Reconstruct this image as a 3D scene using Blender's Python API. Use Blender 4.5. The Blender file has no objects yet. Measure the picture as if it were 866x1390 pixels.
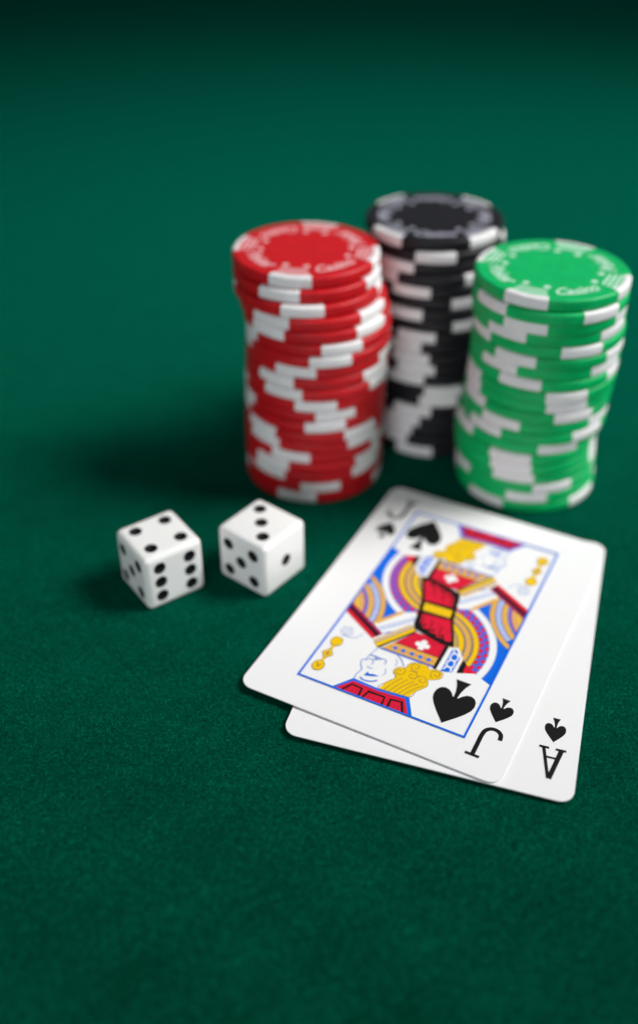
import bpy, bmesh, math, random
import numpy as np
from mathutils import Vector, Matrix

# ------------------------------------------------------------------ camera
MM = 0.001
S = bpy.context.scene
COL = S.collection
PITCH = 0.6083
cam_d = bpy.data.cameras.new('camera')
cam = bpy.data.objects.new('camera', cam_d)
COL.objects.link(cam)
cam.location = (0, 0, 0.1701)
cam.rotation_euler = (math.pi / 2 - PITCH, 0, 0)
cam_d.sensor_fit = 'VERTICAL'
cam_d.sensor_height = 36 * 1390 / 1300
cam_d.sensor_width = 24
cam_d.lens = 1365.6 * 36 / 1300
cam_d.shift_y = -45 / 1390
cam_d.clip_start = 0.005
cam_d.clip_end = 20
cam_d.dof.use_dof = True
cam_d.dof.focus_distance = 0.2180
cam_d.dof.aperture_fstop = 4.9
S.camera = cam

# ------------------------------------------------------------------ light
W = bpy.data.worlds.new('World')
S.world = W
W.use_nodes = True
W.node_tree.nodes['Background'].inputs[0].default_value = (0.86, 0.93, 1.0, 1)
W.node_tree.nodes['Background'].inputs[1].default_value = 0.095


def area(name, loc, target, size, power, color, spread=180.0):
    d = bpy.data.lights.new(name, 'AREA')
    d.shape = 'DISK'
    d.size = size
    d.energy = power
    d.color = color
    d.spread = math.radians(spread)
    o = bpy.data.objects.new(name, d)
    COL.objects.link(o)
    o.location = loc
    o.rotation_euler = (Vector(target) - Vector(loc)).to_track_quat('-Z', 'Y').to_euler()
    return o


area('key_lamp', (0.82, 0.40, 0.80), (0.09, 0.365, 0.0), 0.70, 1.82, (1.0, 0.985, 0.96), 39)
area('fill_lamp', (-0.18, -0.42, 0.22), (-0.02, 0.22, 0.03), 0.44, 0.23, (0.95, 0.98, 1.0), 54)

S.view_settings.view_transform = 'Standard'
S.view_settings.look = 'None'
S.view_settings.gamma = 1
S.view_settings.exposure = 0.11
S.cycles.use_denoising = True
S.cycles.max_bounces = 8

rng = random.Random(7)
nrng = np.random.default_rng(11)


# ------------------------------------------------------------------ materials
def new_mat(name):
    m = bpy.data.materials.new(name)
    m.use_nodes = True
    nt = m.node_tree
    return m, nt, nt.nodes['Principled BSDF']


def noise(nt, scale, detail=3, rough=0.55, coord='Object', vec_scale=None):
    tc = nt.nodes.new('ShaderNodeTexCoord')
    n = nt.nodes.new('ShaderNodeTexNoise')
    n.inputs['Scale'].default_value = scale
    n.inputs['Detail'].default_value = detail
    n.inputs['Roughness'].default_value = rough
    if vec_scale:
        mp = nt.nodes.new('ShaderNodeMapping')
        mp.inputs['Scale'].default_value = vec_scale
        nt.links.new(tc.outputs[coord], mp.inputs[0])
        nt.links.new(mp.outputs[0], n.inputs['Vector'])
    else:
        nt.links.new(tc.outputs[coord], n.inputs['Vector'])
    return n


def ramp(nt, src, stops):
    r = nt.nodes.new('ShaderNodeValToRGB')
    e = r.color_ramp.elements
    while len(e) < len(stops):
        e.new(0.5)
    for q, (p, c) in zip(e, stops):
        q.position = p
        q.color = (*c, 1)
    nt.links.new(src, r.inputs[0])
    return r


def bump(nt, p, src, strength, dist):
    b = nt.nodes.new('ShaderNodeBump')
    b.inputs['Strength'].default_value = strength
    b.inputs['Distance'].default_value = dist
    nt.links.new(src, b.inputs['Height'])
    nt.links.new(b.outputs[0], p.inputs['Normal'])
    return b


def felt_mat(name, fibre=False):
    m, nt, p = new_mat(name)
    n1 = noise(nt, 1500, 4, 0.68)
    n2 = noise(nt, 140, 2, 0.5)
    mx = nt.nodes.new('ShaderNodeMath')
    mx.operation = 'MULTIPLY_ADD'
    mx.inputs[1].default_value = 0.88
    nt.links.new(n1.outputs[0], mx.inputs[0])
    sc = nt.nodes.new('ShaderNodeMath')
    sc.operation = 'MULTIPLY'
    sc.inputs[1].default_value = 0.12
    nt.links.new(n2.outputs[0], sc.inputs[0])
    nt.links.new(sc.outputs[0], mx.inputs[2])
    if fibre:
        at = nt.nodes.new('ShaderNodeAttribute')
        at.attribute_name = 'shade'
        r = ramp(nt, at.outputs['Fac'], [(0.0, (0.0002, 0.020, 0.0100)), (0.55, (0.0004, 0.056, 0.030)),
                                         (0.9, (0.0010, 0.105, 0.058)), (1.0, (0.004, 0.20, 0.125))])
        nt.links.new(r.outputs[0], p.inputs['Base Color'])
    r = ramp(nt, mx.outputs[0], [(0.36, (0.0002, 0.026, 0.0130)),
                                 (0.5, (0.0004, 0.050, 0.0262)),
                                 (0.64, (0.0010, 0.082, 0.044))])
    if not fibre:
        nt.links.new(r.outputs[0], p.inputs['Base Color'])
    p.inputs['Roughness'].default_value = 0.95
    p.inputs['Specular IOR Level'].default_value = 0.0
    p.inputs['Sheen Weight'].default_value = 0.30
    p.inputs['Sheen Roughness'].default_value = 0.55
    p.inputs['Sheen Tint'].default_value = (0.0, 0.50, 0.36, 1)
    if not fibre:
        bump(nt, p, n1.outputs[0], 0.35, 0.0003)
    return m


def plastic(name, col, rough=0.42, var=0.10, spec=0.28, sss=0.0):
    m, nt, p = new_mat(name)
    n = noise(nt, 320, 4)
    a = tuple(c * (1 - var) for c in col)
    b = tuple(min(1, c * (1 + var)) for c in col)
    r = ramp(nt, n.outputs[0], [(0.3, a), (0.7, b)])
    oi = nt.nodes.new('ShaderNodeObjectInfo')
    hs = nt.nodes.new('ShaderNodeHueSaturation')
    mr = nt.nodes.new('ShaderNodeMapRange')
    mr.inputs['To Min'].default_value = 1 - var * 0.9
    mr.inputs['To Max'].default_value = 1 + var * 0.6
    nt.links.new(oi.outputs['Random'], mr.inputs['Value'])
    nt.links.new(mr.outputs[0], hs.inputs['Value'])
    nt.links.new(r.outputs[0], hs.inputs['Color'])
    nt.links.new(hs.outputs[0], p.inputs['Base Color'])
    n2 = noise(nt, 1500, 3)
    rr = nt.nodes.new('ShaderNodeMapRange')
    rr.inputs['To Min'].default_value = rough - 0.08
    rr.inputs['To Max'].default_value = rough + 0.10
    nt.links.new(n.outputs[0], rr.inputs['Value'])
    nt.links.new(rr.outputs[0], p.inputs['Roughness'])
    p.inputs['Specular IOR Level'].default_value = spec
    bump(nt, p, n2.outputs[0], 0.12, 0.0001)
    if sss:
        p.inputs['Subsurface Weight'].default_value = sss
        p.inputs['Subsurface Radius'].default_value = (0.0012, 0.0010, 0.0009)
        p.inputs['Subsurface Scale'].default_value = 1.0
    return m


def card_mat(name, col, ink=False):
    """linen-finished card stock: fine cross hatched embossing"""
    m, nt, p = new_mat(name)
    tc = nt.nodes.new('ShaderNodeTexCoord')
    ws = []
    for ax in ('X', 'Y'):
        w = nt.nodes.new('ShaderNodeTexWave')
        w.wave_type = 'BANDS'
        w.bands_direction = ax
        w.inputs['Scale'].default_value = 640
        w.inputs['Distortion'].default_value = 0.6
        w.inputs['Detail'].default_value = 1
        nt.links.new(tc.outputs['Object'], w.inputs['Vector'])
        ws.append(w)
    mu = nt.nodes.new('ShaderNodeMath')
    mu.operation = 'MULTIPLY'
    nt.links.new(ws[0].outputs['Fac'], mu.inputs[0])
    nt.links.new(ws[1].outputs['Fac'], mu.inputs[1])
    n = noise(nt, 130, 3)
    k = 0.80 if ink else 0.985
    r = ramp(nt, mu.outputs[0] if ink else n.outputs[0],
             [(0.0, tuple(c * k for c in col)), (0.85, tuple(min(1, c * (1.10 if ink else 1.0)) for c in col))])
    nt.links.new(r.outputs[0], p.inputs['Base Color'])
    p.inputs['Roughness'].default_value = 0.5
    p.inputs['Specular IOR Level'].default_value = 0.15 if ink else 0.3
    bump(nt, p, mu.outputs[0], 0.18, 0.00005)
    return m


M = {}
M['felt'] = felt_mat('green_felt')
M['fibre'] = felt_mat('green_felt_fibre', True)
M['chip_red'] = plastic('red_chip_clay', (0.52, 0.0075, 0.013))
M['chip_green'] = plastic('green_chip_clay', (0.0005, 0.44, 0.120))
M['chip_black'] = plastic('black_chip_clay', (0.012, 0.012, 0.015), 0.40)
M['chip_white'] = plastic('white_chip_clay', (0.80, 0.79, 0.80), 0.45, 0.04)
M['print_red'] = plastic('pale_print_on_red', (0.80, 0.44, 0.46), 0.45, 0.05)
M['print_green'] = plastic('pale_print_on_green', (0.50, 0.78, 0.62), 0.45, 0.05)
M['print_black'] = plastic('pale_print_on_black', (0.36, 0.36, 0.44), 0.45, 0.05)
M['die'] = plastic('ivory_white_acrylic', (0.86, 0.86, 0.85), 0.22, 0.01, 0.5, 0.25)
M['pip'] = plastic('black_pip_paint', (0.005, 0.005, 0.006), 0.50, 0.1, 0.18)
M['card'] = card_mat('white_linen_card', (0.86, 0.86, 0.87))
M['card_edge'] = card_mat('white_card_edge', (0.72, 0.73, 0.74))
INK = dict(black=(0.010, 0.009, 0.010), blue=(0.003, 0.150, 0.82), red=(0.78, 0.012, 0.042),
           yellow=(0.98, 0.60, 0.002), orange=(0.85, 0.46, 0.09), tan=(0.72, 0.52, 0.32),
           white=(0.86, 0.86, 0.87), pale=(0.52, 0.60, 0.82), grey=(0.30, 0.20, 0.06),
           maroon=(0.36, 0.008, 0.10), purple=(0.42, 0.02, 0.36), line=(0.12, 0.26, 0.70))
for k_, c_ in INK.items():
    M['ink_' + k_] = card_mat('ink_' + k_, c_, k_ not in ('white', 'pale', 'line'))


# ------------------------------------------------------------------ object helpers
def link(name, me, parent=None, loc=None, rotz=None):
    o = bpy.data.objects.new(name, me)
    COL.objects.link(o)
    if parent is not None:
        o.parent = parent
    if loc is not None:
        o.location = loc
    if rotz is not None:
        o.rotation_euler = (0, 0, rotz)
    return o


def mesh(name, verts, faces, mats, idx=None, smooth=False):
    me = bpy.data.meshes.new(name)
    me.from_pydata([tuple(v) for v in verts], [], faces)
    for m in (mats if isinstance(mats, (list, tuple)) else [mats]):
        me.materials.append(m)
    if idx:
        me.polygons.foreach_set('material_index', idx)
    if smooth:
        me.polygons.foreach_set('use_smooth', [True] * len(me.polygons))
    me.update()
    return me


def thing(name, label, cat, loc=(0, 0, 0), rot=(0, 0, 0), group=None):
    o = link(name, None)
    o.empty_display_size = 0.005
    o.location = loc
    o.rotation_euler = rot
    o['label'] = label
    o['category'] = cat
    if group:
        o['group'] = group
    return o


# ------------------------------------------------------------------ layout (mm)
JX, JY, JA = 29.267, 185.638, -0.4763
AX, AY, AA = 34.549, 179.568, -0.3029
CW, CH = 61.8, 88.0
DICE = [(-39.97, 197.33, 0.6176), (-14.545, 202.03, 0.8943)]
CHIP_R, CHIP_T, N_CHIP = 20.0, 3.3, 20
STACKS = dict(
    red=dict(base=(-1.44, 251.7), top=(-3.0, 253.0),
             rot=[-12.6, -22, -4, -35, -41.5, 18.6, 9.5, -18, -35, -28, 0, 16, 8, -50, -46, -20, -38, -41, 5, -15],
             dx=[-0.5, -0.4, -0.3, 1.2, 2.0, 2.5, 2.4, 2.2, 1.9, 1.7, 1.3, 1.2, 1.0, 0.9, 0.6, 0.4, 0.4, 0.2, 0.2, 0.0],
             dy=[5.6, 4.0, 2.2, 1.2, 0.6, 0.2, 0.0, 0.5, 0.2, -0.2, 0.0, 0.3, 0.0, -0.3, 0.1, 0.2, -0.2, 0.0, 0.2, 0.0]),
    black=dict(base=(36.0, 275.0), top=(33.4, 282.6),
               rot=[-42, 2, -30, -45, -18, 32, -23.6, 33, -13, -24, -18.5, -13, -20.6, 11, 7, -15, -26, -32, -36, -14],
               dx=[0, 0.3, -0.4, -0.3, 0.2, 0.3, -0.2, 0.4, 0.1, -0.2, 0.3, 0.0, -0.4, 0.2, 0.1, -0.3, 0.2, 0.0, -0.2, 0],
               dy=[0.8, 0.2, 0.5, -0.2, 0.1, 0.3, -0.3, 0.2, 0, 0.3, -0.2, 0.1, 0.3, -0.1, 0.2, 0, -0.2, 0.1, 0, 0]),
    green=dict(base=(60.9, 247.2), top=(60.1, 244.8),
               rot=[-16, -46, -14, -29, 29, -21, -34, -14.6, 23, 25, 33, -24.6, -38.7, 28, -8.5, -7, -5, 27, 6, -30],
               dx=[0.3, 0.1, 0.2, 0.6, 1.1, 1.0, 1.0, 0.9, 0.8, 0.7, 0.4, 0.2, 0.1, -1.0, -1.5, -1.4, -1.0, -0.6, -0.4, 0.0],
               dy=[0.2, -0.9, -0.2, 0.3, 0.1, -0.2, 0.3, 0.0, -0.3, 0.2, 0.0, 0.1, -0.2, 0.2, -0.1, 0.0, 0.2, 0.1, 0.1, 0]))


def chip_xy(st, k):
    g = 1 - (k + 0.5) / N_CHIP
    bx, by = st['base']
    tx, ty = st['top']
    return bx + (tx - bx) * g + st['dx'][k], by + (ty - by) * g + st['dy'][k]


# ------------------------------------------------------------------ table
def build_table():
    x0, x1, y0, y1 = -1.6, 1.6, -0.6, 3.2
    vs = [(x0, y0, 0), (x1, y0, 0), (x1, y1, 0), (x0, y1, 0),
          (x0, y0, -0.03), (x1, y0, -0.03), (x1, y1, -0.03), (x0, y1, -0.03)]
    fs = [(0, 1, 2, 3), (7, 6, 5, 4), (0, 4, 5, 1), (1, 5, 6, 2), (2, 6, 7, 3), (3, 7, 4, 0)]
    o = link('felt_table_top', mesh('felt_table_top', vs, fs, M['felt']))
    o['kind'] = 'structure'
    o['label'] = 'dark green felt of a gaming table'


def outside(P):
    """fibres stay clear of what lies on the felt"""
    ok = np.ones(len(P), bool)
    for cx, cy, a, w, h in ((JX, JY, JA, CW - 2, CH - 2), (AX, AY, AA, CW - 1.2, CH - 1.2),
                            (*DICE[0], 14.6, 14.6), (*DICE[1], 14.6, 14.6)):
        dx, dy = P[:, 0] - cx, P[:, 1] - cy
        u = math.cos(a) * dx + math.sin(a) * dy
        v = -math.sin(a) * dx + math.cos(a) * dy
        ok &= ~((abs(u) < w / 2) & (abs(v) < h / 2))
    for st in STACKS.values():
        cx, cy = chip_xy(st, N_CHIP - 1)
        ok &= np.hypot(P[:, 0] - cx, P[:, 1] - cy) > CHIP_R - 0.6
    return ok


def build_fibres(n=300000):
    # denser towards the camera, where single hairs show
    y = 78 + 190 * nrng.random(n) ** 1.35
    half = 26 + 0.43 * y
    x = (nrng.random(n) * 2 - 1) * half
    P = np.c_[x, y]
    P = P[outside(P)]
    n = len(P)
    L = nrng.uniform(0.4, 1.4, n)
    az = nrng.uniform(0, 2 * np.pi, n)
    d = np.c_[np.cos(az), np.sin(az)]
    bend = nrng.normal(0, 0.7, n)
    d2 = np.c_[np.cos(az + bend), np.sin(az + bend)]
    w = nrng.uniform(0.018, 0.042, n)
    h = np.abs(nrng.normal(0.07, 0.06, n)) + 0.015
    side = np.c_[-d[:, 1], d[:, 0]] * w[:, None]
    side2 = np.c_[-d2[:, 1], d2[:, 0]] * w[:, None]
    p0 = P
    p1 = P + d * (L / 2)[:, None]
    p2 = p1 + d2 * (L / 2)[:, None]
    tip = np.where(nrng.random(n) < 0.5, 0.0, h * 1.2)
    V = np.empty((n, 6, 3))
    V[:, 0, :2] = p0 - side
    V[:, 1, :2] = p0 + side
    V[:, 2, :2] = p1 - side
    V[:, 3, :2] = p1 + side
    V[:, 4, :2] = p2 - side2 * 0.6
    V[:, 5, :2] = p2 + side2 * 0.6
    V[:, 0:2, 2] = -0.01
    V[:, 2, 2] = h
    V[:, 3, 2] = h + w * 0.9
    V[:, 4:6, 2] = tip[:, None]
    V *= MM
    base = (np.arange(n) * 6)[:, None]
    F = np.concatenate([base + np.array([[0, 1, 3, 2]]), base + np.array([[2, 3, 5, 4]])], 1).reshape(-1)
    me = bpy.data.meshes.new('felt_nap')
    me.vertices.add(n * 6)
    me.vertices.foreach_set('co', V.reshape(-1).astype(np.float32))
    me.loops.add(len(F))
    me.loops.foreach_set('vertex_index', F.astype(np.int32))
    me.polygons.add(n * 2)
    me.polygons.foreach_set('loop_start', np.arange(0, len(F), 4, dtype=np.int32))
    me.polygons.foreach_set('loop_total', np.full(n * 2, 4, dtype=np.int32))
    me.materials.append(M['fibre'])
    at = me.attributes.new('shade', 'FLOAT', 'FACE')
    clump = 0.5 + 0.22 * np.sin(P[:, 0] * 2.9 + 1.7 * np.sin(P[:, 1] * 1.3)) * np.sin(P[:, 1] * 3.3 + 1.1 * np.sin(P[:, 0] * 1.9))
    nap = 0.07 * np.sin(P[:, 0] * 0.11 + P[:, 1] * 0.17 + 1.5 * np.sin(P[:, 0] * 0.05)) + 0.05 * np.sin(P[:, 1] * 0.31 - P[:, 0] * 0.23)
    sh = np.clip(clump + nap + nrng.normal(0, 0.34, n), 0, 1)
    at.data.foreach_set('value', np.repeat(sh, 2).astype(np.float32))
    me.update(calc_edges=True)
    o = link('felt_nap', me)
    o['kind'] = 'stuff'
    o['label'] = 'short fuzzy green fibres of the felt'
    o['category'] = 'felt'


# ------------------------------------------------------------------ poker chips
SPOT_HALF = math.radians(16.5)
R_IN = 18.2


def chip_profile():
    """(r, z) from the outer ring's inner top edge round the rim to the bottom; mm"""
    R, T, b = CHIP_R, CHIP_T, 0.85
    pts = [(R_IN, T)]
    for i in range(6):
        a = math.pi / 2 * (1 - i / 5)
        pts.append((R - b + b * math.cos(a), T - b + b * math.sin(a)))
    for i in range(6):
        a = -math.pi / 2 * i / 5
        pts.append((R - b + b * math.cos(a), b + b * math.sin(a)))
    pts.append((R_IN, 0.0))
    return pts


def chip_meshes(mat):
    prof = chip_profile()
    # angle stations: spots sit at 0, 90, 180, 270 degrees
    st = []
    for q in range(4):
        c = q * math.pi / 2
        for i in range(7):
            st.append((c - SPOT_HALF + 2 * SPOT_HALF * i / 6, i < 6))
        a0, a1 = c + SPOT_HALF, c + math.pi / 2 - SPOT_HALF
        for i in range(1, 10):
            st.append((a0 + (a1 - a0) * i / 10, False))
        st[-10] = (st[-10][0], False)
    n = len(st)
    V, F = [], []
    for a, _ in st:
        for r, z in prof:
            V.append((r * math.cos(a) * MM, r * math.sin(a) * MM, z * MM))
    m = len(prof)
    spotF = []
    for i in range(n):
        j = (i + 1) % n
        for k in range(m - 1):
            f = (i * m + k, i * m + k + 1, j * m + k + 1, j * m + k)
            (spotF if st[i][1] else F).append(f)
    # centre: a shallow recess holds the printed inlay
    rings = [(R_IN - 0.25, CHIP_T - 0.10), (10.9, CHIP_T - 0.10), (10.6, CHIP_T - 0.04)]
    prev = [i * m for i in range(n)]
    for r, z in rings:
        cur = []
        for a, _ in st:
            cur.append(len(V))
            V.append((r * math.cos(a) * MM, r * math.sin(a) * MM, z * MM))
        for i in range(n):
            j = (i + 1) % n
            F.append((prev[i], prev[j], cur[j], cur[i]))
        prev = cur
    c = len(V)
    V.append((0, 0, (CHIP_T - 0.04) * MM))
    for i in range(n):
        F.append((prev[i], prev[(i + 1) % n], c))
    c = len(V)
    V.append((0, 0, 0))
    for i in range(n):
        F.append((c, ((i + 1) % n) * m + m - 1, i * m + m - 1))
    F = [tuple(reversed(f)) for f in F]
    body = mesh('chip_disc', V, F, mat)
    # one spot (at angle 0), closed towards the inside
    SV, SF = [], []
    for i in range(7):
        a = -SPOT_HALF + 2 * SPOT_HALF * i / 6
        for r, z in prof:
            SV.append((r * math.cos(a) * MM, r * math.sin(a) * MM, z * MM))
    for i in range(6):
        for k in range(m - 1):
            SF.append((i * m + k + 1, i * m + k, (i + 1) * m + k, (i + 1) * m + k + 1))
    spot = mesh('edge_spot', SV, SF, M['chip_white'])
    for me in (body, spot):
        bm = bmesh.new()
        bm.from_mesh(me)
        bmesh.ops.remove_doubles(bm, verts=bm.verts, dist=1e-7)
        bmesh.ops.recalc_face_normals(bm, faces=bm.faces)
        if me is spot:
            f = max(bm.faces, key=lambda q: q.calc_center_median().z)
            if f.normal.z < 0:
                bmesh.ops.reverse_faces(bm, faces=bm.faces)
        bm.to_mesh(me)
        bm.free()
        me.polygons.foreach_set('use_smooth', [abs(p.normal.z) < 0.999 for p in me.polygons])
        me.update()
    return body, spot


def text_mesh(body, size):
    cu = bpy.data.curves.new('lettering', 'FONT')
    cu.body = body
    cu.size = size
    cu.shear = 0.35
    cu.align_x = 'CENTER'
    cu.offset = 0.028 * size
    cu.resolution_u = 3
    o = bpy.data.objects.new('lettering', cu)
    COL.objects.link(o)
    dg = bpy.context.evaluated_depsgraph_get()
    dg.update()
    me = bpy.data.meshes.new_from_object(o.evaluated_get(dg))
    bpy.data.objects.remove(o)
    return me


def bend_text(me, r0, up_out=True):
    """wrap a flat text mesh (mm units) on an arc of radius r0 about the origin, centred at angle 0"""
    for v in me.vertices:
        x, y = v.co.x, v.co.y
        r = r0 + (y if up_out else -y)
        a = (-x if up_out else x) / r0
        v.co = (r * math.cos(a) * MM, r * math.sin(a) * MM, 0)
    me.update()


def build_print(root, pm):
    z = (CHIP_T - 0.10 + 0.02) * MM
    words = ['Casino', 'Poker', 'Casino', 'Poker']
    for q, wd in enumerate(words):
        me = text_mesh(wd, 5.5)
        xs = [v.co.x for v in me.vertices]
        mid = (max(xs) + min(xs)) / 2
        for v in me.vertices:
            v.co.x = (v.co.x - mid) * 11.6 / (max(xs) - min(xs))
            v.co.y -= 1.7
        bend_text(me, 14.5, False)
        me.materials.clear()
        me.materials.append(pm)
        link('lettering', me, root, (0, 0, z), math.radians(45 + 90 * q))
    # suit-like drops flanking each edge spot and thin bars behind it
    for q in range(4):
        for s in (-1, 1):
            a = math.radians(90 * q + s * 13)
            vs = [(0, 0, 0)]
            for i in range(14):
                t = 2 * math.pi * i / 14
                vs.append((0.95 * math.cos(t) * MM, 0.95 * math.sin(t) * MM, 0))
            me = mesh('printed_dot', vs, [(0, 1 + i, 1 + (i + 1) % 14) for i in range(14)], pm)
            link('printed_dot', me, root, (12.3 * math.cos(a) * MM, 12.3 * math.sin(a) * MM, z), a)
        for j, r in enumerate((14.3, 15.7, 17.1)):
            w = 0.40
            hw = (3.6 + 0.5 * j)
            vs = [((r - w) * MM, -hw * MM, 0), ((r + w) * MM, -hw * MM, 0), ((r + w) * MM, hw * MM, 0), ((r - w) * MM, hw * MM, 0)]
            me = mesh('printed_bar', vs, [(0, 1, 2, 3)], pm)
            link('printed_bar', me, root, (0, 0, z), math.radians(90 * q))


ORD = ['topmost', 'second', 'third', 'fourth', 'fifth', 'sixth', 'seventh', 'eighth', 'ninth', 'tenth', 'eleventh',
       'twelfth', 'thirteenth', 'fourteenth', 'fifteenth', 'sixteenth', 'seventeenth', 'eighteenth', 'nineteenth', 'bottom']
WHERE = dict(red='red stack behind the dice', black='black stack behind the other two', green='green stack behind the cards')


def build_chips():
    for col, st in STACKS.items():
        body, spot = chip_meshes(M['chip_' + col])
        for k in range(N_CHIP):
            x, y = chip_xy(st, k)
            z = (N_CHIP - 1 - k) * CHIP_T * 1.0005
            if k == 0:
                lab = f'topmost {col} chip with pale printed face, on the {WHERE[col]}'
            elif k == N_CHIP - 1:
                lab = f'bottom {col} chip lying on the felt in the {WHERE[col]}'
            else:
                lab = f'{ORD[k]} {col} chip from the top in the {WHERE[col]}'
            # spot angle: 0 = facing the camera (-y); positive = towards +x, seen from the camera position
            face = math.atan2(0 - y, 0 - x)
            root = thing('poker_chip', lab, 'poker chip', (x * MM, y * MM, z * MM),
                         (0, 0, face + math.radians(st['rot'][k])), f'{col} poker chips in a stack')
            link('disc', body, root)
            for q in range(4):
                link('edge_spot', spot, root, None, q * math.pi / 2)
            if k == 0:
                build_print(root, M['print_' + col])


# ------------------------------------------------------------------ dice
def pip_layout(n, diag=1):
    g = 4.1
    d = {1: [(0, 0)], 2: [(-g, -g * diag), (g, g * diag)], 3: [(-g, -g * diag), (0, 0), (g, g * diag)],
         4: [(-g, -g), (g, -g), (-g, g), (g, g)]}
    d[5] = d[4] + [(0, 0)]
    d[6] = [(x, y) for x in (-g, g) for y in (-4.3, 0, 4.3)]
    return d[n]


def build_die(x, y, a, faces, label):
    size, rb = 16.0, 1.5
    root = thing('die', label, 'die', (x * MM, y * MM, 0), (0, 0, a), 'white dice on the felt')
    bm = bmesh.new()
    bmesh.ops.create_cube(bm, size=size * MM)
    bmesh.ops.bevel(bm, geom=bm.edges[:], offset=rb * MM, segments=6, profile=0.5, affect='EDGES')
    me = bpy.data.meshes.new('die_body')
    bm.to_mesh(me)
    bm.free()
    ob = link('die_body', me)
    # dents for the pips
    RS, rp = 2.3, 1.68
    dep = RS - math.sqrt(RS * RS - rp * rp)
    bm = bmesh.new()
    frames = []
    h = size / 2
    axes = {'top': (Vector((0, 0, 1)), Vector((1, 0, 0)), Vector((0, 1, 0))),
            'bottom': (Vector((0, 0, -1)), Vector((1, 0, 0)), Vector((0, -1, 0))),
            'front': (Vector((0, -1, 0)), Vector((1, 0, 0)), Vector((0, 0, 1))),
            'back': (Vector((0, 1, 0)), Vector((-1, 0, 0)), Vector((0, 0, 1))),
            'left': (Vector((-1, 0, 0)), Vector((0, -1, 0)), Vector((0, 0, 1))),
            'right': (Vector((1, 0, 0)), Vector((0, 1, 0)), Vector((0, 0, 1)))}
    for fn, n in faces.items():
        nn, u, v = axes[fn]
        for px, py in pip_layout(n):
            p = nn * h + u * px + v * py
            frames.append((p, nn, u, v))
            bmesh.ops.create_uvsphere(bm, u_segments=20, v_segments=14, radius=RS * MM,
                                      matrix=Matrix.Translation((p + nn * (RS - dep)) * MM))
    cme = bpy.data.meshes.new('cut')
    bm.to_mesh(cme)
    bm.free()
    cut = link('cut', cme)
    md = ob.modifiers.new('cut', 'BOOLEAN')
    md.operation = 'DIFFERENCE'
    md.solver = 'EXACT'
    md.object = cut
    dg = bpy.context.evaluated_depsgraph_get()
    dg.update()
    res = bpy.data.meshes.new_from_object(ob.evaluated_get(dg))
    ob.modifiers.clear()
    ob.data = res
    bpy.data.objects.remove(cut)
    res.materials.clear()
    res.materials.append(M['die'])
    res.polygons.foreach_set('use_smooth', [True] * len(res.polygons))
    res.set_sharp_from_angle(angle=math.radians(35))
    res.materials.append(M['pip'])
    cs = [((p + nn * (RS - dep)) * MM) for p, nn, u, v in frames]
    for pl in res.polygons:
        c = pl.center
        if any(abs((c - q).length - RS * MM) < 0.06 * MM for q in cs) and max(abs(c.x), abs(c.y), abs(c.z)) < (h - 0.01) * MM:
            pl.material_index = 1
    ob.parent = root
    ob.location = (0, 0, h * MM)
    # painted pip: a concave cap just inside its dent
    vs, fs, nr, ns = [(0, 0, -dep * MM)], [], 4, 18
    for i in range(1, nr + 1):
        r = rp * 0.97 * i / nr
        z = RS - dep - math.sqrt(RS * RS - r * r)
        for j in range(ns):
            t = 2 * math.pi * j / ns
            vs.append((r * math.cos(t) * MM, r * math.sin(t) * MM, z * MM))
    for j in range(ns):
        fs.append((0, 1 + j, 1 + (j + 1) % ns))
    for i in range(nr - 1):
        for j in range(ns):
            a0, a1 = 1 + i * ns + j, 1 + i * ns + (j + 1) % ns
            fs.append((a0, a0 + ns, a1 + ns, a1))
    pm = mesh('pip', vs, fs, M['pip'], smooth=True)
    for p, nn, u, v in frames:
        o = link('pip', pm, root)
        o.matrix_local = Matrix.Translation((p + nn * 0.03 + Vector((0, 0, h))) * MM) @ Matrix((u, v, nn)).transposed().to_4x4()
    return root


# ------------------------------------------------------------------ cards
LAYER = 0.008   # mm between printed layers


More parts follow.
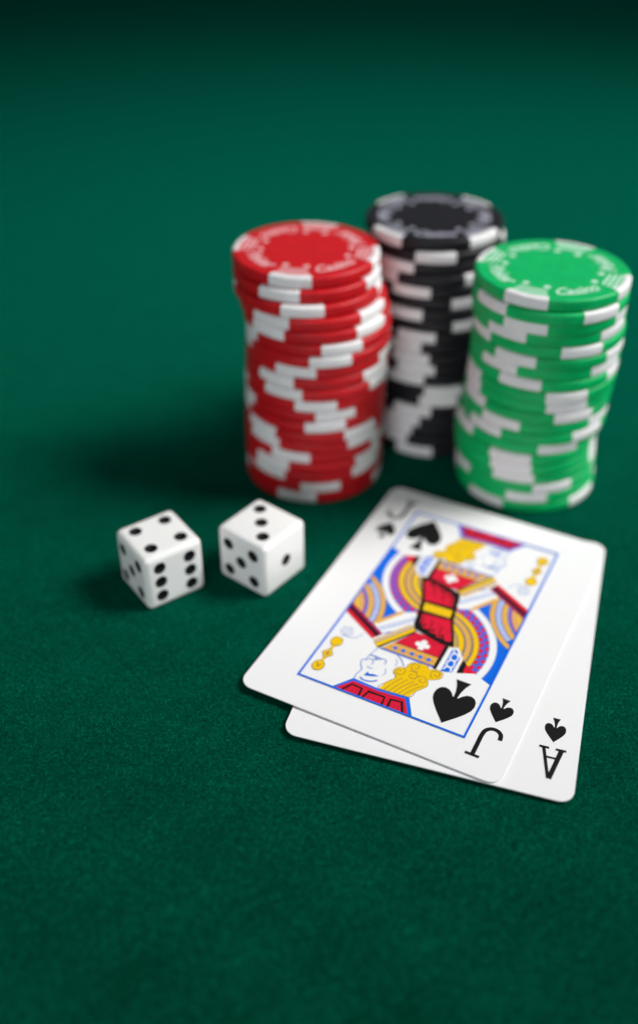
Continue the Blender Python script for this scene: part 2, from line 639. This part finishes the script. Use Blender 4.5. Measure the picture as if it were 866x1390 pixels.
class Print:
    """flat shapes in card millimetres, gathered into one mesh with a material per colour"""

    def __init__(self):
        self.v, self.f, self.c = [], [], []

    def poly(self, pts, col, layer):
        z = layer * LAYER
        i = len(self.v)
        # triangulate properly for concave outlines
        from mathutils.geometry import tessellate_polygon
        tri = tessellate_polygon([[Vector((x, y, 0)) for x, y in pts]])
        self.v += [(x * MM, y * MM, z * MM) for x, y in pts]
        for t in tri:
            a, b, c = [pts[k] for k in t]
            if (b[0] - a[0]) * (c[1] - a[1]) - (b[1] - a[1]) * (c[0] - a[0]) < 0:
                t = (t[0], t[2], t[1])
            self.f.append(tuple(i + k for k in t))
            self.c.append(col)

    def stroke(self, pts, w, col, layer, closed=False, smooth=True):
        P = [Vector(p) for p in pts]
        if smooth and len(P) > 2:
            Q = []
            n = len(P)
            rngk = range(n if closed else n - 1)
            for i in rngk:
                p0 = P[(i - 1) % n] if (closed or i > 0) else P[i]
                p1, p2 = P[i], P[(i + 1) % n]
                p3 = P[(i + 2) % n] if (closed or i + 2 < n) else p2
                for k in range(5):
                    t = k / 5
                    Q.append(0.5 * ((2 * p1) + (p2 - p0) * t + (2 * p0 - 5 * p1 + 4 * p2 - p3) * t * t + (3 * p1 - p0 - 3 * p2 + p3) * t ** 3))
            if not closed:
                Q.append(P[-1])
            P = Q
        n = len(P)
        L, R = [], []
        for i in range(n):
            a = P[(i - 1) % n] if (closed or i > 0) else P[i]
            b = P[(i + 1) % n] if (closed or i < n - 1) else P[i]
            d = (b - a)
            d = d.normalized() if d.length > 1e-9 else Vector((1, 0))
            s = Vector((-d.y, d.x)) * w / 2
            # mitre at sharp corners
            if not smooth and 0 < i < n - 1:
                d1 = (P[i] - P[i - 1]).normalized()
                cosang = max(0.4, abs(d1.dot(d)))
                s = s / cosang
            L.append(P[i] + s)
            R.append(P[i] - s)
        i0 = len(self.v)
        z = layer * LAYER * MM
        for l, r in zip(L, R):
            self.v += [(l.x * MM, l.y * MM, z), (r.x * MM, r.y * MM, z)]
        for i in range(n if closed else n - 1):
            j = (i + 1) % n
            self.f.append((i0 + 2 * i + 1, i0 + 2 * j + 1, i0 + 2 * j, i0 + 2 * i))
            self.c.append(col)

    def band(self, c, r0, r1, a0, a1, col, layer, clip=(), n=40):
        """annular band clipped to half planes (px, py, nx, ny): keep where (p - P).n >= 0"""
        for i in range(n):
            t0 = math.radians(a0 + (a1 - a0) * i / n)
            t1 = math.radians(a0 + (a1 - a0) * (i + 1) / n)
            q = [(c[0] + r * math.cos(t), c[1] + r * math.sin(t)) for r, t in ((r0, t0), (r1, t0), (r1, t1), (r0, t1))]
            q = clip_poly(q, clip)
            if len(q) > 2:
                i0 = len(self.v)
                self.v += [(x * MM, y * MM, layer * LAYER * MM) for x, y in q]
                self.f.append(tuple(range(i0, i0 + len(q))))
                self.c.append(col)

    def dot(self, x, y, r, col, layer, n=10, ry=None, rot=0):
        ry = ry or r
        pts = []
        for i in range(n):
            t = 2 * math.pi * i / n
            u, v = r * math.cos(t), ry * math.sin(t)
            pts.append((x + u * math.cos(rot) - v * math.sin(rot), y + u * math.sin(rot) + v * math.cos(rot)))
        i0 = len(self.v)
        self.v += [(a * MM, b * MM, layer * LAYER * MM) for a, b in pts]
        self.f.append(tuple(range(i0, i0 + n)))
        self.c.append(col)

    def build(self, name):
        cols = sorted(set(self.c))
        return mesh(name, self.v, self.f, [M['ink_' + c] for c in cols], [cols.index(c) for c in self.c])


def clip_poly(q, planes):
    for px, py, nx, ny in planes:
        out = []
        for i in range(len(q)):
            a, b = q[i], q[(i + 1) % len(q)]
            da = (a[0] - px) * nx + (a[1] - py) * ny
            db = (b[0] - px) * nx + (b[1] - py) * ny
            if da >= 0:
                out.append(a)
            if (da >= 0) != (db >= 0):
                t = da / (da - db)
                out.append((a[0] + (b[0] - a[0]) * t, a[1] + (b[1] - a[1]) * t))
        q = out
        if len(q) < 3:
            return []
    return q


def spade_pts(cx, tip, stem, w):
    """outline of a spade; the tip lies at y=tip, the foot of the stem at y=stem, w = width"""
    Hh = stem - tip
    half = [(0, 0), (0.10, 0.085), (0.24, 0.20), (0.38, 0.33), (0.47, 0.44), (0.50, 0.54), (0.485, 0.64), (0.42, 0.715),
            (0.325, 0.745), (0.22, 0.73), (0.13, 0.675), (0.075, 0.615), (0.045, 0.60), (0.06, 0.74), (0.11, 0.88), (0.185, 1.0)]
    pts = [(cx + u * w, tip + v * Hh) for u, v in half]
    pts += [(cx - u * w, tip + v * Hh) for u, v in reversed(half[1:])]
    return pts


def card_stock(root, w, h):
    r, T = 3.2, 0.30
    out = []
    for cx, cy, a0 in ((w / 2 - r, h / 2 - r, 0), (-w / 2 + r, h / 2 - r, 90), (-w / 2 + r, -h / 2 + r, 180), (w / 2 - r, -h / 2 + r, 270)):
        for i in range(9):
            t = math.radians(a0 + 90 * i / 8)
            out.append((cx + r * math.cos(t), cy + r * math.sin(t)))
    n = len(out)
    b = 0.05
    def inset(p):
        l = math.hypot(*p)
        return (p[0] * (1 - b / l), p[1] * (1 - b / l))
    rows = [([inset(p) for p in out], 0), (out, b), (out, T - b), ([inset(p) for p in out], T)]
    V, F, I = [], [], []
    for pts, z in rows:
        V += [(x * MM, y * MM, (z - T) * MM) for x, y in pts]
    for k in range(3):
        for i in range(n):
            j = (i + 1) % n
            F.append((k * n + i, k * n + j, (k + 1) * n + j, (k + 1) * n + i))
            I.append(1)
    F.append(tuple(3 * n + i for i in range(n)))
    I.append(0)
    F.append(tuple(reversed(range(n))))
    I.append(0)
    link('card_stock', mesh('card_stock', V, F, [M['card'], M['card_edge']], I), root)


def pip_part(root, cx, tip, stem, w, flip=False):
    p = Print()
    p.poly(spade_pts(cx, tip, stem, w), 'black', 3)
    link('spade_pip', p.build('spade_pip'), root, None, math.pi if flip else 0)


def letter_j(root, flip=False):
    p = Print()
    p.stroke([(21.6, -38.75), (24.75, -38.75)], 0.75, 'black', 3, smooth=False)
    p.stroke([(23.2, -38.7), (23.2, -35.5), (23.2, -32.6), (23.55, -31.0), (24.6, -30.05), (25.9, -30.05), (26.9, -30.9), (27.15, -32.4)], 0.98, 'black', 4)
    link('index_letter', p.build('index_letter'), root, None, math.pi if flip else 0)


def letter_a(root, flip=False):
    p = Print()
    p.stroke([(23.5, -30.9), (25.25, -39.0)], 0.72, 'black', 4, smooth=False)
    p.stroke([(27.2, -30.9), (25.45, -39.0)], 1.02, 'black', 5, smooth=False)
    p.stroke([(23.9, -33.3), (26.9, -33.3)], 0.55, 'black', 6, smooth=False)
    p.stroke([(22.55, -30.75), (24.6, -30.75)], 0.6, 'black', 7, smooth=False)
    p.stroke([(26.0, -30.75), (28.2, -30.75)], 0.6, 'black', 7, smooth=False)
    link('index_letter', p.build('index_letter'), root, None, math.pi if flip else 0)


def court_half():
    """the near half of the double-headed court figure, in card millimetres; the other half is turned by 180 degrees"""
    E = {}
    # right-hand field: blue ground, ring bands, corner rings -------------------------------------------
    g = Print()
    staff = (9.3, 14.1, -0.507, -0.862)      # below the diagonal staff
    edge = (20.1, 0, -1, 0)                  # inside the frame
    g.poly([(0, -1), (2.0, 9.3), (9.3, 14.1), (20.1, 7.6), (20.1, -18.0), (15.4, -16.1), (8.0, -19.0), (4.5, -12)], 'blue', 2)
    c0 = (-0.9, -11.4)
    g.band(c0, 17.3, 19.2, -22, 80, 'pale', 3)
    g.band(c0, 17.5, 19.0, -22, 80, 'white', 4)
    c1 = (0.2, -11.3)
    g.band(c1, 12.5, 13.9, -25, 84, 'orange', 4)
    g.band(c1, 12.75, 13.65, -25, 84, 'yellow', 5)
    g.band(c1, 10.3, 12.5, -18, 88, 'grey', 4)
    g.band(c1, 8.9, 10.4, -10, 92, 'orange', 5)
    g.band(c1, 9.1, 10.2, -10, 92, 'yellow', 6)
    g.band(c1, 4.5, 8.9, 0, 95, 'tan', 4)
    g.band(c1, 7.3, 8.2, 0, 95, 'yellow', 5)
    r_ = random.Random(3)
    for i in range(27):
        t = math.radians(-20 + 101 * i / 26)
        r = 15.55 + (0.75 if i % 2 else -0.75)
        g.dot(c1[0] + r * math.cos(t) - 0.5, c1[1] + r * math.sin(t), 0.80, 'red', 5, 9, 0.60, t + 1.2)
    for i in range(19):
        t = math.radians(-16 + 104 * i / 18)
        g.dot(c1[0] + 11.4 * math.cos(t), c1[1] + 11.4 * math.sin(t), 0.72, 'orange', 6, 9)
    for i in range(30):
        t = math.radians(-15 + 98 * i / 29)
        for r in (10.7, 12.15):
            g.dot(c1[0] + r * math.cos(t + 0.03), c1[1] + r * math.sin(t + 0.03), 0.16, 'line', 7, 6)
    for r in (12.5, 13.9):
        g.band(c1, r - 0.07, r + 0.07, -25, 84, 'grey', 7)
    for r in (8.95, 10.35):
        g.band(c1, r - 0.06, r + 0.06, -10, 92, 'grey', 7)
    for r in (5.6, 6.6):
        g.band(c1, r - 0.08, r + 0.08, 0, 95, 'grey', 7)
    g.band(c0, 17.2, 17.35, -22, 80, 'line', 7)
    g.band(c0, 19.15, 19.3, -22, 80, 'line', 7)
    c2 = (28.8, 10.4)
    for r in (17.8, 16.5, 14.9, 13.5):
        g.band(c2, r - 0.06, r + 0.06, 150, 250, 'grey', 7, (staff, edge))
    cl = (staff, edge)
    g.band(c2, 16.5, 17.8, 150, 250, 'orange', 4, cl)
    g.band(c2, 14.9, 16.5, 150, 250, 'blue', 4, cl)
    for i in range(26):
        a = 162 + 2.7 * i
        g.band(c2, 15.05, 16.35, a, a + 1.75, 'pale', 5, cl, 2)
        g.band(c2, 15.4, 16.0, a + 0.3, a + 1.4, 'white', 6, cl, 2)
    g.band(c2, 13.5, 14.9, 150, 250, 'orange', 4, cl)
    g.band(c2, 13.1, 13.5, 150, 250, 'line', 5, cl)
    g.band(c2, 12.5, 12.9, 150, 250, 'purple', 5, cl)
    g.band(c2, 9.0, 12.5, 150, 250, 'orange', 4, cl)
    g.band(c2, 10.6, 11.0, 150, 250, 'yellow', 5, cl)
    # cuff strip: white with blue scrolls, an orange line beside it
    g.poly([(2.3, 7.7), (2.6, 4.6), (4.6, 3.0), (7.5, 4.6), (11.9, 11.2), (9.3, 14.1)], 'white', 8)
    g.stroke([(7.3, 4.3), (11.6, 10.8)], 1.0, 'orange', 9, smooth=False)
    g.stroke([(11.5, 11.0), (11.55, 9.0)], 1.0, 'orange', 10, smooth=False)
    for i in range(8):
        u = i / 7
        x, y = 4.0 + 5.9 * u, 5.2 + 6.7 * u
        g.stroke([(x - 0.55, y + 0.5), (x, y + 0.85), (x + 0.5, y + 0.25), (x + 0.1, y - 0.2), (x - 0.25, y + 0.2)], 0.2, 'line', 9)
    g.stroke([(2.9, 4.9), (5.9, 8.5), (9.6, 12.6)], 0.22, 'line', 9, smooth=False)
    for i in range(9):
        t = math.radians(166 + 6.5 * i)
        for r in (9.9, 11.8):
            q0 = (c2[0] + r * math.cos(t), c2[1] + r * math.sin(t))
            if (q0[0] - staff[0]) * staff[2] + (q0[1] - staff[1]) * staff[3] > 0.3 and q0[0] < 19.7:
                g.dot(q0[0], q0[1], 0.22, 'line', 6.5, 7)
    for i in range(40):
        t = math.radians(2 + 88 * i / 39)
        g.stroke([(c1[0] + 4.8 * math.cos(t), c1[1] + 4.8 * math.sin(t)), (c1[0] + 5.5 * math.cos(t), c1[1] + 5.5 * math.sin(t))], 0.12, 'grey', 7.5, smooth=False)
        g.stroke([(c1[0] + 8.25 * math.cos(t), c1[1] + 8.25 * math.sin(t)), (c1[0] + 8.85 * math.cos(t), c1[1] + 8.85 * math.sin(t))], 0.13, 'grey', 7.5, smooth=False)
    E['coat_field'] = g
    # staff ------------------------------------------------------------------------------------
    s = Print()
    nx, ny = 0.516, 0.857
    def strip(o0, o1, col, l):
        ax, ay, bx, by = 9.1, 14.6, 20.1, 7.95
        s.poly([(ax + nx * o0, ay + ny * o0), (min(20.1, bx + nx * o0 * 0), by + o0 / ny), (20.1, by + o1 / ny), (ax + nx * o1, ay + ny * o1)], col, l)
    strip(-0.95, -0.05, 'maroon', 9)
    strip(-0.05, 0.95, 'black', 9)
    strip(0.95, 2.1, 'red', 9)
    E['staff'] = s
    # shoulder bars (left) ------------------------------------------------------------------------
    b = Print()
    b.poly([(-9.8, -16.6), (-4.0, -7.7), (-2.6, -8.1), (-8.95, -17.7)], 'tan', 10)
    b.poly([(-8.95, -17.7), (-2.6, -8.3), (-1.85, -9.3), (-7.9, -18.5)], 'yellow', 11)
    b.stroke([(-7.85, -18.6), (-1.75, -9.3)], 0.5, 'black', 12, smooth=False)
    b.stroke([(-8.95, -17.7), (-2.6, -8.3)], 0.16, 'grey', 12, smooth=False)
    E['shoulder_bar'] = b
    # hat ----------------------------------------------------------------------------------------
    h = Print()
    h.poly([(-4.9, -15.2), (-1.7, -9.6), (3.8, -9.5), (6.4, -10.6), (6.3, -15.2)], 'red', 10)
    h.poly([(-7.2, -18.55), (-4.9, -15.2), (6.3, -15.2), (6.5, -18.4)], 'orange', 11)
    h.stroke([(-5.0, -15.25), (6.3, -15.25)], 0.22, 'grey', 12, smooth=False)
    h.stroke([(-7.2, -18.5), (6.6, -18.45)], 0.42, 'blue', 12, smooth=False)
    for x in (-3.98, -1.9, 0.3, 2.4, 4.5):
        h.poly([(x - 0.5, -17.4), (x + 0.5, -17.4), (x + 0.5, -16.35), (x - 0.5, -16.35)], 'blue', 12)
    for dx_, dy_ in ((0, 0), (1.05, 0), (-1.05, 0), (0, 1.1), (0, -1.1)):
        h.dot(1.4 + dx_, -13.0 + dy_, 0.78, 'white', 12 + (0.5 if dx_ or dy_ else 0) + 0.1 * dx_ + 0.2 * dy_, 10)
    h.poly([(6.2, -10.4), (7.15, -10.6), (7.2, -18.9), (6.3, -18.9)], 'black', 12)
    for x in (-5.0, -2.95, -0.8, 1.35, 3.45, 5.45):
        h.dot(x, -16.85, 0.2, 'maroon', 13, 8)
    h.stroke([(-6.9, -18.1), (6.4, -18.05)], 0.14, 'grey', 13, smooth=False)
    h.stroke([(-4.6, -14.8), (6.2, -14.8)], 0.14, 'maroon', 13, smooth=False)
    h.stroke([(-4.4, -14.4), (-1.7, -9.9)], 0.16, 'maroon', 13, smooth=False)
    h.stroke([(5.8, -14.4), (5.9, -10.6)], 0.16, 'maroon', 13, smooth=False)
    h.stroke([(1.4, -10.7), (0.5, -11.3), (-0.6, -11.0)], 0.16, 'maroon', 13)
    h.stroke([(3.1, -10.8), (3.6, -11.6), (4.8, -11.3)], 0.16, 'maroon', 13)
    E['hat'] = h
    # braid at the right of the head ------------------------------------------------------------
    q = Print()
    q.poly([(7.15, -19.2), (7.2, -10.8), (9.3, -9.9), (11.5, -12.9), (11.75, -17.9)], 'white', 13)
    q.poly([(8.3, -18.9), (8.2, -11.2), (9.2, -10.7), (10.9, -13.1), (10.8, -18.2)], 'blue', 14)
    for k in range(3):
        y = -17.2 + 2.35 * k
        q.stroke([(8.65, y - 0.9), (9.0, y + 0.2), (10.2, y + 0.5), (10.4, y + 1.3)], 0.42, 'white', 15)
        q.stroke([(10.45, y - 0.9), (10.1, y + 0.1), (8.9, y + 0.6), (8.7, y + 1.3)], 0.42, 'white', 16)
    q.poly([(11.75, -17.9), (11.7, -13.2), (12.9, -14.2), (13.05, -17.3)], 'black', 13)
    q.poly([(13.05, -17.3), (12.9, -14.2), (15.7, -16.1)], 'red', 13)
    E['hair_ribbon'] = q
    # white corner behind the large pip -----------------------------------------------------------
    w = Print()
    w.poly([(5.5, -19.0), (8.2, -19.2), (13.0, -17.35), (15.5, -16.15), (19.95, -18.0), (19.95, -35.2), (5.5, -35.2)], 'white', 12)
    E['pip_ground'] = w
    # face ---------------------------------------------------------------------------------------
    f = Print()
    f.stroke([(-7.6, -18.9), (-8.27, -21.6), (-8.5, -23.2), (-9.25, -24.1), (-8.8, -25.6), (-8.0, -26.9), (-8.4, -28.8), (-8.3, -30.3)], 0.20, 'line', 13)
    f.stroke([(-8.5, -23.9), (-7.9, -23.1), (-6.3, -22.5), (-5.0, -21.5), (-4.0, -21.9), (-4.0, -23.1)], 0.20, 'line', 13)
    f.stroke([(-8.2, -21.7), (-6.6, -21.6), (-5.2, -21.9)], 0.34, 'line', 14)
    f.stroke([(-7.0, -22.8), (-6.5, -23.9), (-6.8, -24.5)], 0.18, 'line', 14)
    f.poly([(-6.8, -28.4), (-6.4, -26.9), (-5.9, -27.5), (-5.0, -27.1), (-3.5, -27.05), (-5.1, -27.9)], 'blue', 13)
    f.stroke([(-7.3, -29.3), (-6.15, -29.8), (-4.7, -29.5), (-3.3, -28.5)], 0.30, 'blue', 14)
    f.stroke([(-2.7, -18.7), (-1.2, -19.7), (0.2, -21.4)], 0.18, 'line', 14)
    f.stroke([(-17.3, -18.5), (-14.0, -18.3), (-12.7, -15.9)], 0.14, 'line', 13)
    for k in range(5):
        t = 2 * math.pi * k / 5
        f.stroke([(-16.6 + 0.4 * math.cos(t), -16.9 + 0.4 * math.sin(t)), (-16.6 + 1.5 * math.cos(t - 0.4), -16.9 + 1.5 * math.sin(t - 0.4)),
                  (-16.6 + 1.5 * math.cos(t + 0.4), -16.9 + 1.5 * math.sin(t + 0.4))], 0.14, 'line', 14 + 0.2 * k)
    f.dot(-6.5, -22.15, 0.22, 'blue', 15, 8)
    f.stroke([(-7.3, -25.3), (-6.6, -25.7), (-5.9, -25.4)], 0.16, 'line', 14)
    f.stroke([(-3.2, -24.2), (-2.6, -25.4), (-3.0, -26.6)], 0.14, 'line', 14)
    f.stroke([(-2.2, -20.2), (-1.5, -21.2), (-1.7, -22.4)], 0.14, 'line', 14)
    E['face'] = f
    # hair ---------------------------------------------------------------------------------------
    y_ = Print()
    hair = [(-1.97, -30.63), (-1.28, -28.03), (0.02, -25.6), (-1.22, -24.17), (-0.86, -22.43), (0.76, -21.79), (1.08, -20.15), (2.37, -19.15),
            (4.87, -18.75), (5.93, -19.76), (7.41, -18.99), (9.14, -19.55), (9.28, -21.16), (8.08, -22.34), (6.94, -22.98), (7.44, -24.7),
            (6.69, -26.26), (5.78, -27.65), (4.92, -29.93)]
    y_.poly(hair, 'yellow', 15)
    y_.stroke(hair, 0.14, 'grey', 16, True)
    for p0 in ([(-0.8, -30.5), (0.13, -27.77), (1.49, -25.08)], [(0.32, -30.4), (1.4, -27.58), (2.83, -25.05)],
               [(1.41, -30.2), (2.72, -27.14), (4.29, -24.92)], [(2.53, -30.1), (3.98, -26.95), (5.36, -25.07)],
               [(3.64, -30.0), (5.29, -26.89), (6.7, -25.08)]):
        y_.stroke(p0, 0.17, 'grey', 17)
    for i, (cx, cy) in enumerate([(-0.05, -23.4), (3.16, -23.45), (5.6, -23.75), (7.9, -20.55), (2.97, -20.5)]):
        sp = []
        for k in range(15):
            t = 0.55 * k + i
            sp.append((cx + (0.25 + 0.088 * k) * math.cos(t), cy + (0.25 + 0.088 * k) * math.sin(t)))
        y_.stroke(sp, 0.15, 'grey', 18 + 0.3 * i)
    E['hair'] = y_
    # collar -------------------------------------------------------------------------------------
    k_ = Print()
    k_.poly([(-11.8, -35.3), (-8.4, -30.4), (-2.1, -30.75), (5.2, -30.0), (8.1, -35.3)], 'blue', 19)
    k_.poly([(-10.9, -35.05), (-8.05, -31.2), (-1.9, -31.4), (4.6, -30.85), (6.95, -35.05)], 'red', 20)
    k_.stroke([(-9.2, -34.8), (-7.9, -32.3), (-5.3, -32.5), (-5.1, -34.9)], 0.52, 'black', 21, smooth=False)
    k_.stroke([(-4.1, -34.9), (-3.6, -32.6), (0.3, -32.5), (0.6, -34.9)], 0.52, 'black', 21, smooth=False)
    k_.stroke([(2.0, -34.9), (1.8, -32.5), (4.3, -32.1), (5.6, -34.9)], 0.52, 'black', 21, smooth=False)
    for x0, x1 in ((-8.0, -6.0), (-2.9, -0.5), (2.5, 4.2)):
        for k in range(3):
            x = x0 + (x1 - x0) * k / 2
            k_.stroke([(x - 0.1, -34.6), (x, -33.3)], 0.13, 'maroon', 22, smooth=False)
    k_.stroke([(-8.0, -31.65), (-1.9, -31.85), (4.5, -31.3)], 0.13, 'maroon', 22, smooth=False)
    E['collar'] = k_
    # sceptre head at the left --------------------------------------------------------------------
    o_ = Print()
    o_.dot(-17.2, -21.3, 1.5, 'grey', 13, 16, 1.7)
    o_.dot(-17.2, -21.3, 1.34, 'yellow', 14, 16, 1.54)
    o_.poly([(-17.3, -24.0), (-15.85, -25.9), (-17.3, -27.8), (-18.75, -25.9)], 'grey', 15)
    o_.poly([(-17.3, -24.25), (-16.05, -25.9), (-17.3, -27.55), (-18.55, -25.9)], 'yellow', 16)
    o_.poly([(-17.3, -25.2), (-16.75, -25.9), (-17.3, -26.6), (-17.85, -25.9)], 'grey', 17)
    o_.poly([(-17.3, -25.5), (-17.0, -25.9), (-17.3, -26.3), (-17.6, -25.9)], 'orange', 18)
    o_.stroke([(-17.2, -22.6), (-17.25, -24.2)], 0.8, 'yellow', 12, smooth=False)
    o_.stroke([(-17.3, -27.4), (-17.4, -29.2)], 0.8, 'yellow', 12, smooth=False)
    o_.dot(-17.45, -30.4, 1.5, 'grey', 13, 16, 1.75)
    o_.dot(-17.45, -30.4, 1.34, 'yellow', 14, 16, 1.58)
    o_.stroke([(-18.0, -29.6), (-17.5, -30.8), (-17.0, -29.9)], 0.22, 'grey', 15)
    E['sceptre'] = o_
    return E


def bow(root, amount):
    """a played card is never dead flat: both short ends curl up a little"""
    done = set()
    stack = list(root.children)
    while stack:
        o = stack.pop()
        stack += list(o.children)
        me = o.data
        if me is None or me.name in done:
            continue
        done.add(me.name)
        bm = bmesh.new()
        bm.from_mesh(me)
        for y in range(-42, 43, 3):
            bmesh.ops.bisect_plane(bm, geom=bm.verts[:] + bm.edges[:] + bm.faces[:], dist=1e-8,
                                   plane_co=(0, y * MM, 0), plane_no=(0, 1, 0))
        for v in bm.verts:
            v.co.z += amount * MM * (v.co.y / (44 * MM)) ** 2
        bm.to_mesh(me)
        bm.free()
        me.update()


def build_jack(tilt):
    root = thing('playing_card', 'jack of spades card with blue framed court figure, lying over the ace', 'playing card')
    root.matrix_world = tilt @ Matrix.Translation((JX * MM, JY * MM, 0.66 * MM)) @ Matrix.Rotation(JA, 4, 'Z')
    card_stock(root, CW, CH)
    fr = Print()
    w, h, t = 20.35, 35.35, 0.5
    for pts in ([(-w, -h), (w, -h), (w - t, -h + t), (-w + t, -h + t)], [(w, -h), (w, h), (w - t, h - t), (w - t, -h + t)],
                [(w, h), (-w, h), (-w + t, h - t), (w - t, h - t)], [(-w, h), (-w, -h), (-w + t, -h + t), (-w + t, h - t)]):
        fr.poly(pts, 'blue', 23)
    link('picture_frame', fr.build('picture_frame'), root)
    parts = {n: p.build(n) for n, p in court_half().items()}
    for flip in (0, 1):
        fig = link('court_figure', None, root, (0, 0, 0.4 * LAYER * MM * flip), math.pi * flip)
        fig.empty_display_size = 0.003
        for n, me in parts.items():
            link(n, me, fig)
    # the knot of red sleeves and yellow belt in the middle belongs to both halves
    s = Print()
    blk = [(-8.2, 10.3), (-5.4, 10.6), (-1.9, 9.8), (2.4, 8.6), (3.2, 7.4), (3.95, 3.0), (4.75, -1.2), (6.4, -5.4), (7.9, -9.2)]
    blk += [(-x, -y) for x, y in blk]
    s.poly(blk, 'black', 26)
    low = [(-2.75, -2.75), (0.0, -2.45), (4.25, -2.05), (5.6, -5.3), (7.0, -8.6), (6.4, -9.2), (5.5, -9.2), (4.9, -8.5), (4.3, -8.9), (3.3, -8.9),
           (2.7, -8.0), (2.1, -8.2), (1.1, -8.1), (0.6, -7.2), (0.0, -7.5), (-0.9, -7.4), (-1.7, -6.5), (-2.2, -5.9)]
    for sg in (1, -1):
        s.poly([(sg * x, sg * y) for x, y in low], 'red', 27)
        for cx, cy in ((-1.0, -6.3), (1.5, -7.2), (4.2, -8.0)):
            s.stroke([(sg * (cx - 0.9), sg * (cy + 3.0)), (sg * (cx - 0.7), sg * cy), (sg * (cx + 0.15), sg * (cy - 0.5)),
                      (sg * (cx + 0.6), sg * cy), (sg * cx, sg * (cy + 0.45))], 0.26, 'black', 28)
            s.dot(sg * (cx + 0.1), sg * (cy + 0.1), 0.3, 'black', 29, 8)
            s.stroke([(sg * (cx + 0.7), sg * (cy + 3.2)), (sg * (cx + 0.95), sg * (cy + 1.2))], 0.16, 'maroon', 29, smooth=False)
    s.poly([(-3.75, 1.2), (3.35, 1.6), (3.75, -1.2), (-3.35, -1.6)], 'yellow', 28)
    s.stroke([(-3.4, 0.75), (3.2, 1.15)], 0.12, 'orange', 30, smooth=False)
    s.stroke([(-3.2, -1.15), (3.4, -0.75)], 0.12, 'orange', 30, smooth=False)
    link('sleeve_knot', s.build('sleeve_knot'), root)
    for fl in (False, True):
        p = Print()
        p.poly(spade_pts(14.35, -33.6, -19.75, 9.6), 'black', 24)
        link('large_spade_pip', p.build('large_spade_pip'), root, None, math.pi if fl else 0)
        pip_part(root, 24.65, -27.85, -20.3, 5.3, fl)
        letter_j(root, fl)
    bow(root, 0.50)
    return root


def build_ace(tilt):
    root = thing('playing_card', 'ace of spades card mostly covered by the jack card', 'playing card')
    root.matrix_world = tilt @ Matrix.Translation((AX * MM, AY * MM, 0.33 * MM)) @ Matrix.Rotation(AA, 4, 'Z')
    card_stock(root, CW, CH)
    for fl in (False, True):
        pip_part(root, 25.3, -28.95, -21.9, 4.6, fl)
        letter_a(root, fl)
    p = Print()
    p.poly(spade_pts(0, 11, -11, 17), 'black', 3)
    link('large_spade_pip', p.build('large_spade_pip'), root)
    bow(root, 0.32)


# ------------------------------------------------------------------ build
build_table()
build_chips()
build_die(*DICE[0], dict(top=4, front=6, left=5, bottom=3, back=1, right=2), 'white die showing four black pips on top, farther from the cards')
build_die(*DICE[1], dict(top=3, front=1, left=5, bottom=4, back=6, right=2), 'white die showing three black pips on top, next to the jack card')
# both cards ride on the nap and rise slightly towards the near left corner
far = Vector((69 * MM, 218 * MM, 0))
near = Vector((-18 * MM, 158 * MM, 0))
ax = (near - far).normalized()
ang = 0.65 * MM / (near - far).length
tilt = Matrix.Translation(far) @ Matrix.Rotation(ang, 4, Vector((ax.y, -ax.x, 0))) @ Matrix.Translation(-far)
if (tilt @ near).z < 0:
    tilt = Matrix.Translation(far) @ Matrix.Rotation(-ang, 4, Vector((ax.y, -ax.x, 0))) @ Matrix.Translation(-far)
build_ace(tilt)
build_jack(tilt)
build_fibres()
